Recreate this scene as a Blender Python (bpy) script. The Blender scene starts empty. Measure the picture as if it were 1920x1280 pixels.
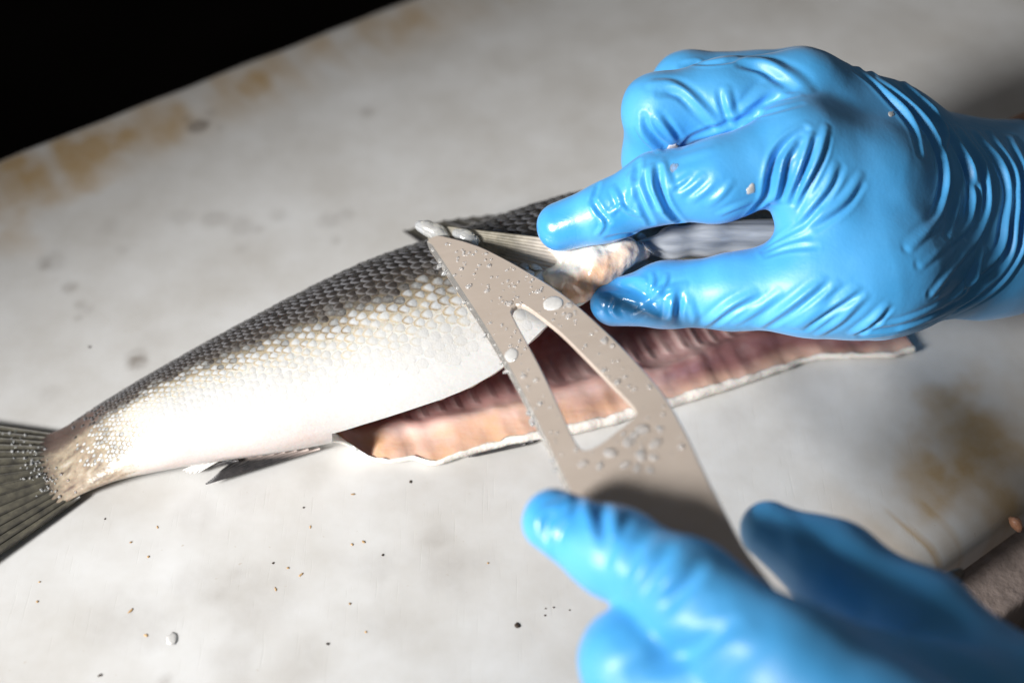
import bpy, bmesh, math, random
import numpy as np
from mathutils import Vector, Matrix, noise as mnoise
from mathutils.bvhtree import BVHTree

random.seed(7)
rng = np.random.default_rng(11)
scene = bpy.context.scene
COL = scene.collection

# ------------------------------------------------------------------ camera
FPX = 2667.0                       # focal length in photo pixels (50 mm on 36 mm film)
TH = math.radians(46.4)
DIST = 0.58
CAM = np.array([0.0, -DIST*math.cos(TH), DIST*math.sin(TH)])
FW = np.array([0.0, math.cos(TH), -math.sin(TH)])
RT = np.array([1.0, 0.0, 0.0])
UP = np.array([0.0, math.sin(TH), math.cos(TH)])
cd = bpy.data.cameras.new('camera')
cam = bpy.data.objects.new('camera', cd); COL.objects.link(cam)
cam.location = CAM
cam.rotation_euler = (math.pi/2-TH, 0, 0)
cd.sensor_width = 36.0
cd.lens = FPX/1920*36
cd.clip_start = 0.02; cd.clip_end = 100
cd.dof.use_dof = True
cd.dof.focus_distance = 0.512
cd.dof.aperture_fstop = 4.2
cd.dof.aperture_blades = 0
scene.camera = cam

# ------------------------------------------------------------------ light
world = bpy.data.worlds.new('World'); scene.world = world
world.use_nodes = True
bg = world.node_tree.nodes['Background']
bg.inputs[0].default_value = (1.0, 0.98, 0.97, 1)
bg.inputs[1].default_value = 0.085
def area(name, loc, target, size, power, col, size_y=None, spread=None):
    l = bpy.data.lights.new(name, 'AREA'); l.energy = power; l.color = col
    l.shape = 'RECTANGLE'; l.size = size; l.size_y = size_y or size
    if spread: l.spread = math.radians(spread)
    o = bpy.data.objects.new(name, l); COL.objects.link(o)
    o.location = loc
    o.rotation_euler = (Vector(target)-Vector(loc)).to_track_quat('-Z', 'Y').to_euler()
    return o
area('window_light', (-0.76, -0.60, 0.48), (-0.028, -0.06, 0.02), 0.24, 1.20, (1.0, 0.985, 0.965), 0.24, spread=34)
scene.view_settings.view_transform = 'Standard'
scene.view_settings.look = 'None'
scene.view_settings.exposure = 0.0
scene.view_settings.gamma = 1.0
scene.render.engine = 'CYCLES'

# ------------------------------------------------------------------ pixel helpers
def ray(x, y):
    return FW + RT*((x-960.0)/FPX) + UP*((640.0-y)/FPX)
def at(x, y, z=0.0):
    d = ray(x, y); return CAM + d*((z-CAM[2])/d[2])
def cam3(x, y, d):
    return CAM + ray(x, y)*d
def interp_poly(pts, n):
    p = np.asarray(pts, float)
    if len(p) > 2:                                   # catmull-rom
        q = np.vstack([2*p[0]-p[1], p, 2*p[-1]-p[-2]])
        out = []
        for i in range(1, len(q)-2):
            t = np.linspace(0, 1, 12, endpoint=False)[:, None]
            a, b, c, e = q[i-1], q[i], q[i+1], q[i+2]
            out.append(0.5*((2*b)+(c-a)*t+(2*a-5*b+4*c-e)*t**2+(3*b-a-3*c+e)*t**3))
        p = np.vstack(out+[p[-1:]])
    s = np.r_[0, np.cumsum(np.linalg.norm(np.diff(p, axis=0), axis=1))]
    u = np.linspace(0, s[-1], n)
    return np.stack([np.interp(u, s, p[:, k]) for k in range(p.shape[1])], 1)
def sstep(a, b, x):
    t = np.clip((np.asarray(x, float)-a)/(b-a), 0, 1); return t*t*(3-2*t)
def fbm(P, scale, octaves=3, seed=0.0):
    out = np.empty(len(P))
    for i, p in enumerate(P):
        v = Vector((p[0]*scale+seed, p[1]*scale-seed, p[2]*scale+3*seed))
        s = 0; amp = 1
        for k in range(octaves):
            s += amp*mnoise.noise(v); v = v*2.03; amp *= .5
        out[i] = s
    return out

# ------------------------------------------------------------------ object helpers
def tag(o, label=None, cat=None, group=None, kind=None):
    if label: o['label'] = label
    if cat: o['category'] = cat
    if group: o['group'] = group
    if kind: o['kind'] = kind
    return o
def empty(name, loc):
    o = bpy.data.objects.new(name, None); COL.objects.link(o); o.location = loc
    o.empty_display_size = 0.01
    return o
def mesh_obj(name, V, Fc, mat, parent=None, smooth=True, attrs=None, origin=None):
    """one mesh object from world coordinates; the origin is the parent's place, or origin, or the middle of its base"""
    V = np.asarray(V, float)
    if parent is not None:
        base = np.array(world_loc(parent)); loc = (0, 0, 0)
    else:
        base = np.array(origin) if origin is not None else np.array([V[:, 0].mean(), V[:, 1].mean(), V[:, 2].min()])
        loc = base
    me = bpy.data.meshes.new(name)
    me.from_pydata((V-base).tolist(), [], [tuple(int(i) for i in f) for f in Fc])
    me.update()
    if smooth:
        me.polygons.foreach_set('use_smooth', [True]*len(me.polygons))
    for k, a in (attrs or {}).items():
        at_ = me.attributes.new(k, 'FLOAT', 'POINT')
        at_.data.foreach_set('value', np.asarray(a, np.float32))
    if mat: me.materials.append(mat)
    o = bpy.data.objects.new(name, me); COL.objects.link(o)
    o.location = loc
    if parent is not None: o.parent = parent
    return o
def world_loc(o):
    l = Vector((0, 0, 0))
    while o is not None:
        l = l + o.location; o = o.parent
    return l
def grid_faces(nu, nv, close_v=False):
    fs = []
    m = nv if close_v else nv-1
    for i in range(nu-1):
        for j in range(m):
            k = (j+1) % nv
            fs.append((i*nv+j, i*nv+k, (i+1)*nv+k, (i+1)*nv+j))
    return fs

# ------------------------------------------------------------------ materials
class NT:
    def __init__(self, name):
        self.m = bpy.data.materials.new(name); self.m.use_nodes = True
        self.t = self.m.node_tree; self.b = self.t.nodes['Principled BSDF']
    def n(self, typ, **kw):
        x = self.t.nodes.new(typ)
        for k, v in kw.items(): setattr(x, k, v)
        return x
    def link(self, a, b): self.t.links.new(a, b)
    def set(self, **kw):
        for k, v in kw.items():
            s = self.b.inputs[k.replace('_', ' ')]
            if hasattr(v, 'is_output') : self.link(v, s)
            else: s.default_value = v
        return self
    def attr(self, name, typ='GEOMETRY'):
        a = self.n('ShaderNodeAttribute', attribute_name=name, attribute_type=typ); return a.outputs['Fac']
    def coord(self, scale=(1, 1, 1), rot=(0, 0, 0)):
        g = self.n('ShaderNodeNewGeometry'); mp = self.n('ShaderNodeMapping')
        mp.inputs['Scale'].default_value = scale; mp.inputs['Rotation'].default_value = rot
        self.link(g.outputs['Position'], mp.inputs['Vector']); return mp.outputs[0]
    def noise(self, scale, detail=4, rough=.55, vec=None, dist=0.0):
        x = self.n('ShaderNodeTexNoise'); x.inputs['Scale'].default_value = scale
        x.inputs['Detail'].default_value = detail; x.inputs['Roughness'].default_value = rough
        x.inputs['Distortion'].default_value = dist
        self.link(vec if vec is not None else self.coord(), x.inputs['Vector']); return x.outputs['Fac']
    def ramp(self, fac, stops):
        r = self.n('ShaderNodeValToRGB'); e = r.color_ramp.elements
        while len(e) < len(stops): e.new(0.5)
        for i, (p, c) in enumerate(stops):
            e[i].position = p; e[i].color = (c if len(c) == 4 else (*c, 1)) if isinstance(c, tuple) else (c, c, c, 1)
        self.link(fac, r.inputs[0]); return r.outputs[0]
    def mix(self, fac, a, b, mode='MIX'):
        x = self.n('ShaderNodeMix', data_type='RGBA', blend_type=mode)
        for s, v in ((x.inputs[0], fac), (x.inputs[6], a), (x.inputs[7], b)):
            if hasattr(v, 'is_output'): self.link(v, s)
            elif isinstance(v, (int, float)): s.default_value = v if s.type == 'VALUE' else (v, v, v, 1)
            else: s.default_value = (*v, 1) if len(v) == 3 else v
        return x.outputs[2]
    def math(self, op, a, b=0.0, clamp=False):
        x = self.n('ShaderNodeMath', operation=op, use_clamp=clamp)
        for s, v in ((x.inputs[0], a), (x.inputs[1], b)):
            if hasattr(v, 'is_output'): self.link(v, s)
            else: s.default_value = v
        return x.outputs[0]
    def bump(self, h, dist=.001, strength=1.0, normal=None):
        x = self.n('ShaderNodeBump'); x.inputs['Distance'].default_value = dist
        x.inputs['Strength'].default_value = strength
        self.link(h, x.inputs['Height'])
        if normal is not None: self.link(normal, x.inputs['Normal'])
        self.link(x.outputs[0], self.b.inputs['Normal']); return x.outputs[0]

def mat_board():
    N = NT('board_plastic')
    sy, sd = N.attr('stain_yellow'), N.attr('stain_grey')
    n1 = N.noise(22, 5, .6)
    base = N.mix(N.ramp(n1, [(.35, 0.0), (.7, 1.0)]), (.545, .53, .505), (.655, .655, .65))
    n2 = N.noise(150, 4, .7)
    c = N.mix(N.math('MULTIPLY', sy, N.ramp(n2, [(.2, .75), (.75, 1.0)])), base, (.42, .285, .135))
    c = N.mix(N.math('MULTIPLY', sd, N.ramp(n2, [(.25, .4), (.7, 1.0)])), c, (.20, .17, .145))
    # fine specks of dirt in the plastic
    sp = N.noise(420, 2, .5)
    c = N.mix(N.ramp(sp, [(.73, 0.0), (.78, .35)]), c, (.36, .27, .17))
    # knife scratches
    s1 = N.noise(60, 3, .6, N.coord((14, .7, 1), (0, 0, math.radians(31))))
    s2 = N.noise(60, 3, .6, N.coord((14, .7, 1), (0, 0, math.radians(-48))))
    sc = N.math('ADD', N.ramp(s1, [(.62, 0.0), (.70, 1.0)]), N.ramp(s2, [(.63, 0.0), (.71, 1.0)]))
    c = N.mix(N.math('MULTIPLY', sc, .05), c, (.40, .36, .31))
    N.set(Base_Color=c, Roughness=N.ramp(n1, [(.3, .30), (.7, .50)]), Subsurface_Weight=.25, Subsurface_Scale=.004)
    N.b.inputs['Subsurface Radius'].default_value = (1, 1, 1)
    h = N.math('SUBTRACT', N.math('MULTIPLY', N.noise(35, 3), .6), N.math('MULTIPLY', sc, .06))
    N.bump(h, .0007, .5)
    return N.m
def mat_glove():
    N = NT('nitrile')
    n1 = N.noise(45, 3)
    c = N.mix(N.ramp(n1, [(.3, 0.0), (.7, 1.0)]), (.06, .37, .76), (.085, .41, .82))
    wet = N.attr('wet')
    c = N.mix(N.math('MULTIPLY', wet, .45), c, (.006, .17, .50))
    N.set(Base_Color=c, Roughness=N.mix(wet, .48, .20), Subsurface_Weight=.0, Specular_IOR_Level=.65,
          Sheen_Weight=.2, Sheen_Roughness=.45, Coat_Weight=.05, Coat_Roughness=.25)
    N.b.inputs['Sheen Tint'].default_value = (.75, .85, 1, 1)
    h = N.math('ADD', N.noise(900, 2), N.math('MULTIPLY', N.noise(170, 4, .6), 3.0))
    N.bump(h, .00030, .16)
    return N.m
def mat_blade():
    N = NT('brushed_steel')
    n1 = N.noise(40, 4)
    br = N.noise(30, 3, .6, N.coord((2, 40, 2), (0, 0, math.radians(40))))
    c = N.mix(N.ramp(n1, [(.3, 0.0), (.7, 1.0)]), (.58, .49, .415), (.64, .55, .475))  # warm beige reflection of the surroundings is painted into the steel's base colour
    N.set(Base_Color=c, Metallic=.45, Roughness=N.ramp(br, [(.3, .34), (.7, .46)]))
    N.bump(N.math('ADD', N.noise(260, 3), N.math('MULTIPLY', br, .4)), .00025, .25)
    return N.m
def mat_simple(name, col, rough=.5, metal=0.0, bump=0.0, bs=300, var=.25, **kw):
    N = NT(name)
    n = N.noise(bs*.3, 4)
    c = N.mix(N.ramp(n, [(.3, 0.0), (.7, 1.0)]), tuple(x*(1-var) for x in col), tuple(min(1, x*(1+var)) for x in col))
    N.set(Base_Color=c, Roughness=rough, Metallic=metal, **kw)
    if bump: N.bump(N.noise(bs, 4, .6), bump, .6)
    return N.m
def mat_wet(name, col, rough=.08, alpha=.8):
    N = NT(name)
    N.set(Base_Color=(*col, 1), Roughness=rough, IOR=1.34, Transmission_Weight=alpha, Alpha=1.0)
    return N.m

def mat_skin():
    """fish skin under the scales: pig 0 belly .. 1 back"""
    N = NT('fish_skin')
    pig = N.attr('pig'); pk = N.attr('pink')
    n = N.noise(600, 3); n2 = N.noise(90, 4)
    p2 = N.math('ADD', pig, N.math('MULTIPLY', N.math('SUBTRACT', n, .5), .35))
    c = N.ramp(p2, [(.0, (.55, .545, .535)), (.22, (.53, .51, .465)), (.42, (.34, .29, .21)), (.72, (.075, .062, .05)), (1.0, (.022, .018, .016))])
    c = N.mix(N.math('MULTIPLY', pk, N.ramp(n2, [(.3, .4), (.65, 1.0)])), c, (.62, .40, .34))
    dots = N.ramp(N.noise(1500, 2, .4), [(.66, 0.0), (.72, 1.0)])
    dm = N.ramp(pig, [(.02, 0.0), (.2, .8), (.6, .4)])
    c = N.mix(N.math('MULTIPLY', dots, dm), c, (.06, .05, .04))
    N.set(Base_Color=c, Roughness=.28, Specular_IOR_Level=.6, Coat_Weight=.35, Coat_Roughness=.12,
          Subsurface_Weight=.15, Subsurface_Scale=.002)
    st = N.noise(300, 3, .5, N.coord((.45, 1.5, 1), (0, 0, math.radians(35))))
    N.bump(N.math('ADD', st, N.math('MULTIPLY', n, .35)), .0006, .45)
    return N.m
def mat_scale(kind):
    """kind GEOMETRY: pigment is stored on the joined mesh; OBJECT: on each scale's own object"""
    N = NT('fish_scale_'+kind.lower())
    pig = N.attr('pig', kind); rim = N.attr('rim'); rnd = N.attr('rnd', kind)
    n = N.noise(900, 3)
    pn = N.math('ADD', pig, N.math('MULTIPLY', N.math('SUBTRACT', n, .5), .22))
    cen = N.ramp(pn, [(.0, (.55, .545, .535)), (.22, (.555, .56, .545)), (.42, (.57, .585, .595)), (.58, (.34, .345, .34)), (.74, (.060, .050, .044)), (1.0, (.024, .020, .019))])
    edge = N.ramp(pn, [(.0, (.55, .54, .52)), (.10, (.51, .48, .425)), (.26, (.50, .42, .30)), (.44, (.27, .20, .12)), (.64, (.12, .105, .09)), (1.0, (.20, .20, .215))])
    c = N.mix(N.ramp(rim, [(.40, 0.0), (.85, 1.0)]), cen, edge)
    c = N.mix(N.math('MULTIPLY', rnd, .25), c, N.mix(1.0, c, (.75, .74, .72), 'MULTIPLY'))
    N.set(Base_Color=c, Roughness=.24, Specular_IOR_Level=.65, Coat_Weight=.5, Coat_Roughness=.12)
    N.bump(N.noise(1400, 2), .0003, .35)
    return N.m
def mat_flesh():
    N = NT('fish_flesh')
    v = N.attr('fv'); fat = N.attr('fat'); rib = N.attr('rib'); mv = N.attr('mauve')
    n = N.noise(120, 4, .6); n2 = N.noise(45, 3)
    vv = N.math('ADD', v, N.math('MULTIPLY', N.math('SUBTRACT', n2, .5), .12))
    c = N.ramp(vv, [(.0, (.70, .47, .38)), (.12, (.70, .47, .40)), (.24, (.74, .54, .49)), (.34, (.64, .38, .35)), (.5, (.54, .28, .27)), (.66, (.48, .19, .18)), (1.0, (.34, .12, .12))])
    c = N.mix(mv, c, N.ramp(n2, [(.3, (.20, .085, .085)), (.55, (.30, .15, .15)), (.75, (.42, .26, .25))]))
    c = N.mix(N.math('MULTIPLY', fat, N.ramp(n, [(.35, .15), (.62, 1.0)])), c, (.70, .40, .20))
    c = N.mix(N.math('MULTIPLY', rib, .6), c, (.66, .50, .47))
    c = N.mix(N.ramp(n2, [(.5, 0.0), (.75, .45)]), c, (.74, .58, .53))
    N.set(Base_Color=c, Roughness=.2, Specular_IOR_Level=.6, Coat_Weight=.9, Coat_Roughness=.07,
          Subsurface_Weight=.35, Subsurface_Scale=.003)
    N.b.inputs['Subsurface Radius'].default_value = (1, .35, .25)
    stq = N.noise(200, 4, .6, N.coord((.35, 2.0, 1), (0, 0, math.radians(-20))))
    N.bump(N.math('ADD', N.math('ADD', N.noise(85, 3, .5), N.math('MULTIPLY', stq, .25)), N.math('MULTIPLY', rib, 1.0)), .0012, .55)
    return N.m
def mat_fin(name, c0, c1, trans=.25, pale=None, lo_=(.08, 1.0), hi_=(.5, 0.0)):
    N = NT(name)
    n = N.noise(260, 4, .6)
    col = N.mix(N.ramp(n, [(.3, 0.0), (.7, 1.0)]), c0, c1)
    if pale: col = N.mix(N.ramp(N.attr('along'), [lo_, hi_]), col, pale)
    N.set(Base_Color=col, Roughness=.45, Specular_IOR_Level=.4,
          Transmission_Weight=trans, Coat_Weight=.12, Coat_Roughness=.2)
    N.bump(n, .0004, .5)
    return N.m

M = dict(board=mat_board(), glove=mat_glove(), blade=mat_blade(), skin=mat_skin(), flesh=mat_flesh(),
         scale_g=mat_scale('GEOMETRY'), scale_o=mat_scale('OBJECT'))
M['edge'] = mat_simple('ground_edge', (.80, .77, .73), .22, .85, bump=.0004, bs=500, var=.08)
M['floor'] = mat_simple('dark_floor', (.006, .0045, .0035), .9, bump=.002, bs=8, var=.8, Specular_IOR_Level=.05)
M['ledge'] = mat_simple('worn_ledge', (.36, .29, .26), .55, bump=.0012, bs=260, var=.3)
M['gap'] = mat_simple('black_rubber', (.012, .011, .011), .6)
M['arm'] = mat_simple('arm_skin', (.30, .13, .065), .5, bump=.0006, bs=900, var=.15, Subsurface_Weight=.15, Subsurface_Scale=.004)
M['rim'] = mat_simple('cut_rim', (.78, .73, .67), .3, bump=.0008, bs=380, var=.08, Coat_Weight=.3, Subsurface_Weight=.3, Subsurface_Scale=.003)
M['tail'] = mat_fin('tail_fin', (.05, .047, .040), (.13, .12, .09), .05)
M['ray_dark'] = mat_fin('fin_ray_dark', (.035, .033, .03), (.09, .083, .065), .0)
M['fin_grey'] = mat_fin('fin_grey', (.16, .145, .125), (.36, .33, .28), .25, (.70, .62, .55))
M['ray_olive'] = mat_fin('fin_ray_olive', (.11, .10, .075), (.28, .25, .19), .05, (.70, .62, .55))
M['anal'] = mat_fin('anal_fin', (.05, .047, .045), (.12, .11, .10), .1, (.50, .41, .37), (.0, 1.0), (.30, 0.0))
M['anal_ray'] = mat_fin('anal_fin_ray', (.02, .02, .022), (.06, .055, .055), .0, (.50, .41, .37), (.0, 1.0), (.30, 0.0))
M['ray_pale'] = mat_fin('fin_ray_pale', (.62, .58, .53), (.80, .78, .75), .15)
M['ray_black'] = mat_fin('fin_ray_black', (.02, .02, .022), (.06, .055, .055), .0)
M['slime'] = mat_wet('slime', (.95, .97, .99), .04, .74)
M['drop'] = mat_wet('droplet', (.96, .97, .98), .05)
M['loose'] = mat_simple('loose_scale', (.70, .69, .67), .2, bump=.0003, bs=1500, var=.1, Coat_Weight=.6, Transmission_Weight=.25)
M['crumb'] = mat_simple('crumb_dark', (.045, .03, .02), .6, var=.5)
M['crumb_tan'] = mat_simple('crumb_tan', (.42, .27, .13), .6, var=.4)
M['bolt'] = mat_simple('old_metal', (.20, .18, .16), .3, 1.0, bump=.0005)
M['scrap'] = mat_simple('flesh_scrap', (.55, .27, .16), .3, bump=.0006, bs=500, Coat_Weight=.4)

# ------------------------------------------------------------------ the setting
floor = mesh_obj('floor', [(-6, -6, -.85), (6, -6, -.85), (6, 6, -.85), (-6, 6, -.85)], [(0, 1, 2, 3)], M['floor'], smooth=False)
tag(floor, 'near black floor far below the white cutting board', 'floor', kind='structure')

ANG = math.radians(36.07)
E1 = np.array([math.cos(ANG), math.sin(ANG), 0]); E2 = np.array([-math.sin(ANG), math.cos(ANG), 0])
far_t = at(365, 142) @ E2; near_t = at(1840, 1027) @ E2+.004
def build_board():
    R = .010; th = .020
    prof = [(near_t, -th), (near_t, -th*.6)]
    for k in range(0, 8):
        a = math.pi/2*k/7; prof.append((near_t+R-R*math.cos(a), -R+R*math.sin(a)))
    for t in np.linspace(near_t+R, far_t-R, 262)[1:-1]: prof.append((t, 0))
    for k in range(0, 8):
        a = math.pi/2*k/7; prof.append((far_t-R+R*math.sin(a), -R+R*math.cos(a)))
    prof += [(far_t, -th*.6), (far_t, -th)]
    prof = np.array(prof)
    S = np.linspace(-.36, .40, 460)
    V = (S[:, None, None]*E1 + prof[None, :, 0, None]*E2 + prof[None, :, 1, None]*np.array([0, 0, 1.0])).reshape(-1, 3)
    # uneven, worn long edges
    tt = np.tile(prof[:, 0], len(S)); ss = np.repeat(S, len(prof))
    ew = np.clip(1-(far_t-tt)/.02, 0, 1)
    wob = np.array([mnoise.noise(Vector((s*45, 1.3, 0))) for s in S])
    V += (np.repeat(wob, len(prof))*ew*.0012)[:, None]*E2
    F = grid_faces(len(S), len(prof))
    nP = len(prof)
    F.append(tuple(range(nP))); F.append(tuple((len(S)-1)*nP+i for i in reversed(range(nP))))
    # bottom
    F.append((0, (len(S)-1)*nP, (len(S)-1)*nP+nP-1, nP-1))
    # stains: pixel centres of what the photo shows on the plastic
    nz = fbm(V, 55, 3, 1.7); nz2 = fbm(V, 20, 3, 8.1)
    st = fbm(np.stack([ss*62, tt*14, 0*ss], 1), 1.0, 3, 4.4)         # streaks that run across the edge
    y = np.zeros(len(V)); g = np.zeros(len(V))
    # yellow band of old fat along the far edge, broken into streaks
    dist = far_t-tt
    band = sstep(.062, .018, dist)*sstep(.0, .010, dist)
    sw = np.interp(ss, [-.36, -.12, -.09, -.02, .06, .13, .2, .4], [.85, .95, .8, .6, .62, .5, .34, .3])
    y += band*sw*np.clip(.55+.9*st+.4*nz2, 0, 1.3)
    near = sstep(.075, .0, tt-near_t)*sstep(-.05, .03, ss)
    y += near*.55*np.clip(.25+1.0*st+.9*nz2, 0, 1)
    def blob(px, py, r, w, arr, ell=(1, 1), rot=0):
        c = at(px, py); dx = V-c
        a = dx[:, 0]*math.cos(rot)+dx[:, 1]*math.sin(rot); b = -dx[:, 0]*math.sin(rot)+dx[:, 1]*math.cos(rot)
        d = np.sqrt((a/ell[0])**2+(b/ell[1])**2)/r
        arr += w*sstep(1.15, .25, d+.55*nz)
    for px, py, r, w in [(30, 360, .016, .5), (170, 310, .014, .5), (230, 260, .008, .5), (330, 230, .010, .4), (480, 150, .010, .45),
                         (590, 95, .009, .35), (680, 60, .012, .35), (760, 40, .010, .3), (30, 440, .012, .25), (1850, 860, .022, .42),
                         (1720, 900, .012, .5), (1800, 800, .014, .35), (1900, 780, .02, .3)]:
        blob(px, py, r, w, y, (1, 1.8))
    blob(1722, 1008, .0045, .75, y, (5, .38), math.radians(-52))
    blob(1790, 1000, .004, .35, y, (5, .3), math.radians(-55))
    for px, py, r, w in [(372, 238, .0062, 1.4), (350, 222, .003, .55), (392, 212, .0035, .4), (412, 240, .003, .35), (690, 210, .005, .4),
                         (400, 410, .006, .30), (455, 425, .007, .30), (520, 405, .006, .30), (485, 430, .004, .42), (620, 415, .006, .32),
                         (650, 400, .005, .3), (340, 410, .006, .22), (205, 425, .007, .22), (105, 490, .006, .32), (85, 495, .004, .3),
                         (128, 540, .004, .45), (150, 572, .004, .40), (165, 580, .004, .3), (147, 595, .0025, .3), (255, 680, .0042, .55),
                         (255, 665, .005, .3), (95, 735, .006, .16), (630, 452, .004, .3), (230, 470, .004, .2), (450, 465, .005, .16),
                         (250, 1160, .017, .20), (480, 1120, .018, .17), (380, 1090, .012, .16), (820, 1000, .006, .22), (830, 1070, .014, .2),
                         (700, 1060, .010, .18), (440, 1225, .012, .16), (310, 1275, .004, .4), (600, 880, .009, .15), (375, 960, .010, .15),
                         (470, 935, .009, .14), (560, 1240, .012, .14), (720, 1185, .012, .14), (1500, 830, .014, .12), (1700, 740, .02, .14),
                         (900, 1050, .01, .14), (1375, 780, .008, .14), (290, 640, .008, .10), (180, 930, .009, .12)]:
        blob(px, py, r, w, g)
    o = mesh_obj('cutting_board', V, F, M['board'], attrs={'stain_yellow': np.clip(y, 0, 1), 'stain_grey': np.clip(g, 0, 1)}, origin=(0, 0, -th))
    tag(o, 'large stained white plastic cutting board under the fish', 'cutting board')
    return o
board = build_board()

def box_between(name, t0, t1, z0, z1, s0, s1, mat, bev=.003, wob=0.0):
    prof = [(t0, z0), (t0, z1-bev), (t0+bev*.3, z1-bev*.3), (t0+bev, z1)]
    prof += [(t, z1) for t in np.linspace(t0+bev, t1-bev, 8)[1:-1]]
    prof += [(t1-bev, z1), (t1-bev*.3, z1-bev*.3), (t1, z1-bev), (t1, z0)]
    S = np.linspace(s0, s1, 60); prof = np.array(prof)
    V = []
    for s in S:
        for t, z in prof:
            V.append(E1*s+E2*t+np.array([0, 0, z+wob*mnoise.noise(Vector((s*60, t*60, 0)))]))
    n = len(prof)
    F = grid_faces(len(S), n, True)+[tuple(range(n)), tuple((len(S)-1)*n+i for i in reversed(range(n)))]
    return mesh_obj(name, V, F, mat)
lz = -.026
t_out = at(1890, 1148, lz) @ E2
ledge = box_between('counter_ledge', t_out, far_t-.03, -.075, lz-.0005, -.40, .45, M['ledge'], .003, .0004)
tag(ledge, 'worn beige counter ledge the cutting board lies on', 'counter', kind='structure')
pads = []
for s, t in ((-.3, near_t+.04), (.36, near_t+.04), (-.3, far_t-.06), (.36, far_t-.06)):
    c = E1*s+E2*t
    vv = [c+E1*a*.02+E2*b*.015+np.array([0, 0, z]) for z in (lz, -.0202) for a, b in ((-1, -1), (1, -1), (1, 1), (-1, 1))]
    p = mesh_obj('rubber_foot', vv, [(0, 1, 2, 3), (4, 5, 6, 7), (0, 1, 5, 4), (1, 2, 6, 5), (2, 3, 7, 6), (3, 0, 4, 7)], M['gap'], board, smooth=False)

# ------------------------------------------------------------------ the fish
AX = np.array([math.cos(math.radians(20.5)), math.sin(math.radians(20.5)), 0])
NB = np.array([AX[1], -AX[0], 0])                  # towards the belly (and the camera)
ZZ = np.array([0, 0, 1.0])
TOPPX = [(10, 822), (50, 822), (95, 812), (150, 775), (200, 746), (300, 690), (450, 610), (600, 535), (700, 492), (800, 461), (900, 427), (1000, 394), (1100, 372), (1250, 360), (1400, 372), (1560, 420), (1680, 500)]
BOTPX = [(20, 1000), (80, 966), (140, 936), (200, 908), (300, 886), (400, 869), (500, 856), (600, 838), (660, 826), (760, 812), (900, 790), (1050, 760), (1200, 720), (1400, 660), (1560, 620), (1700, 590)]
EDGEPX = [(618, 816), (640, 808), (680, 796), (760, 771), (850, 741), (900, 716), (940, 692), (975, 662), (1010, 622), (1060, 580), (1130, 545), (1250, 520), (1400, 505), (1600, 530)]
LOWPX = [(605, 838), (640, 850), (690, 859), (745, 866), (780, 860), (805, 869), (830, 868), (870, 855), (920, 843), (1005, 826), (1090, 811), (1195, 783), (1285, 756), (1350, 736), (1450, 702), (1530, 674), (1600, 668), (1690, 666)]
def s_of(px, z): return np.array([at(x, y, z) @ AX for x, y in px])
def curve_by_s(px, z):
    p = interp_poly(px, 400); s = s_of(p, z)
    o = np.argsort(s); return s[o], p[o]
sT, pT = curve_by_s(TOPPX, .026); sB, pB = curve_by_s(BOTPX, .012)
sE, pE = curve_by_s(EDGEPX, .034); sL, pL = curve_by_s(LOWPX, .006)
def px_at(S, P, s): return np.array([np.interp(s, S, P[:, 0]), np.interp(s, S, P[:, 1])])
def plane_hit(px, s):
    d = ray(*px); t = (s-CAM @ AX)/(d @ AX)
    p = CAM+d*t if abs(d @ AX) > 1e-6 else None
    return p
S0 = max(sT[0], sB[0])+.001; S1 = min(sT[-1], sB[-1])-.001
SLIT = at(622, 815, .02) @ AX
NU = 150
US = np.linspace(S0, S1, NU)
secs = []
for s in US:
    T = px_at(sT, pT, s); B = px_at(sB, pB, s)
    mid = (T+B)/2
    # section coordinates by looking along the view ray, flattened onto the section plane
    v = ray(*mid); v2 = np.array([v @ NB, v @ ZZ]); v2 /= np.linalg.norm(v2)
    m = np.array([-v2[1], v2[0]]);
    if m[1] < 0: m = -m
    def proj(px):
        d = ray(*px)
        # point of the ray at the depth of the fish axis
        z = .02; p = CAM+d*((z-CAM[2])/d[2])
        p = p-AX*(p @ AX-s)*0
        return np.array([p @ NB, p @ ZZ]) @ m
    hT, hB = proj(T), proj(B)
    h = abs(hT-hB)/2; mc = (hT+hB)/2
    r = np.interp(s, [S0, S0+.05, S0+.14, S1], [.50, .60, .66, .62])
    r *= float(np.interp(s, [S0, S0+.010, S0+.026, S0+.050], [.08, .18, .6, 1.0]))     # flattens into the tail fin
    a = h/math.sqrt(m[0]**2+(r*m[1])**2); b = r*a
    cn = (mc-b*m[1])/m[0]
    secs.append((cn, a, b))
secs = np.array(secs)
k = np.ones(9)/9
for j in range(3):
    e = np.r_[np.repeat(secs[0, j], 4), secs[:, j], np.repeat(secs[-1, j], 4)]
    secs[:, j] = np.convolve(e, k, 'valid')
def sec_at(s): return [np.interp(s, US, secs[:, j]) for j in range(3)]
def sec_pt(s, phi, off=0.0):
    cn, a, b = sec_at(s)
    c, q = math.cos(phi), math.sin(phi)
    p = AX*s+NB*(cn+a*c)+ZZ*(b+b*q)
    if off:
        n = NB*(c/a)+ZZ*(q/b); n /= np.linalg.norm(n); p = p+n*off
    return p
def phi_edge(s):
    """angle on the section where the photo's cut edge of the upper belly flap lies"""
    px = px_at(sE, pE, s)
    best, bp = 9, None
    for ph in np.linspace(math.radians(-28), math.radians(110), 240):
        q = sec_pt(s, ph); d = q-CAM; dep = d @ FW
        x = 960+FPX*(d @ RT)/dep; yy = 640-FPX*(d @ UP)/dep
        e = abs(yy-np.interp(x, EX, EY))
        cn, a, b = sec_at(s)
        if e < best: best, bp = e, ph
    return bp
EX = np.array([p[0] for p in EDGEPX]); EY = np.array([p[1] for p in EDGEPX])
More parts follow.
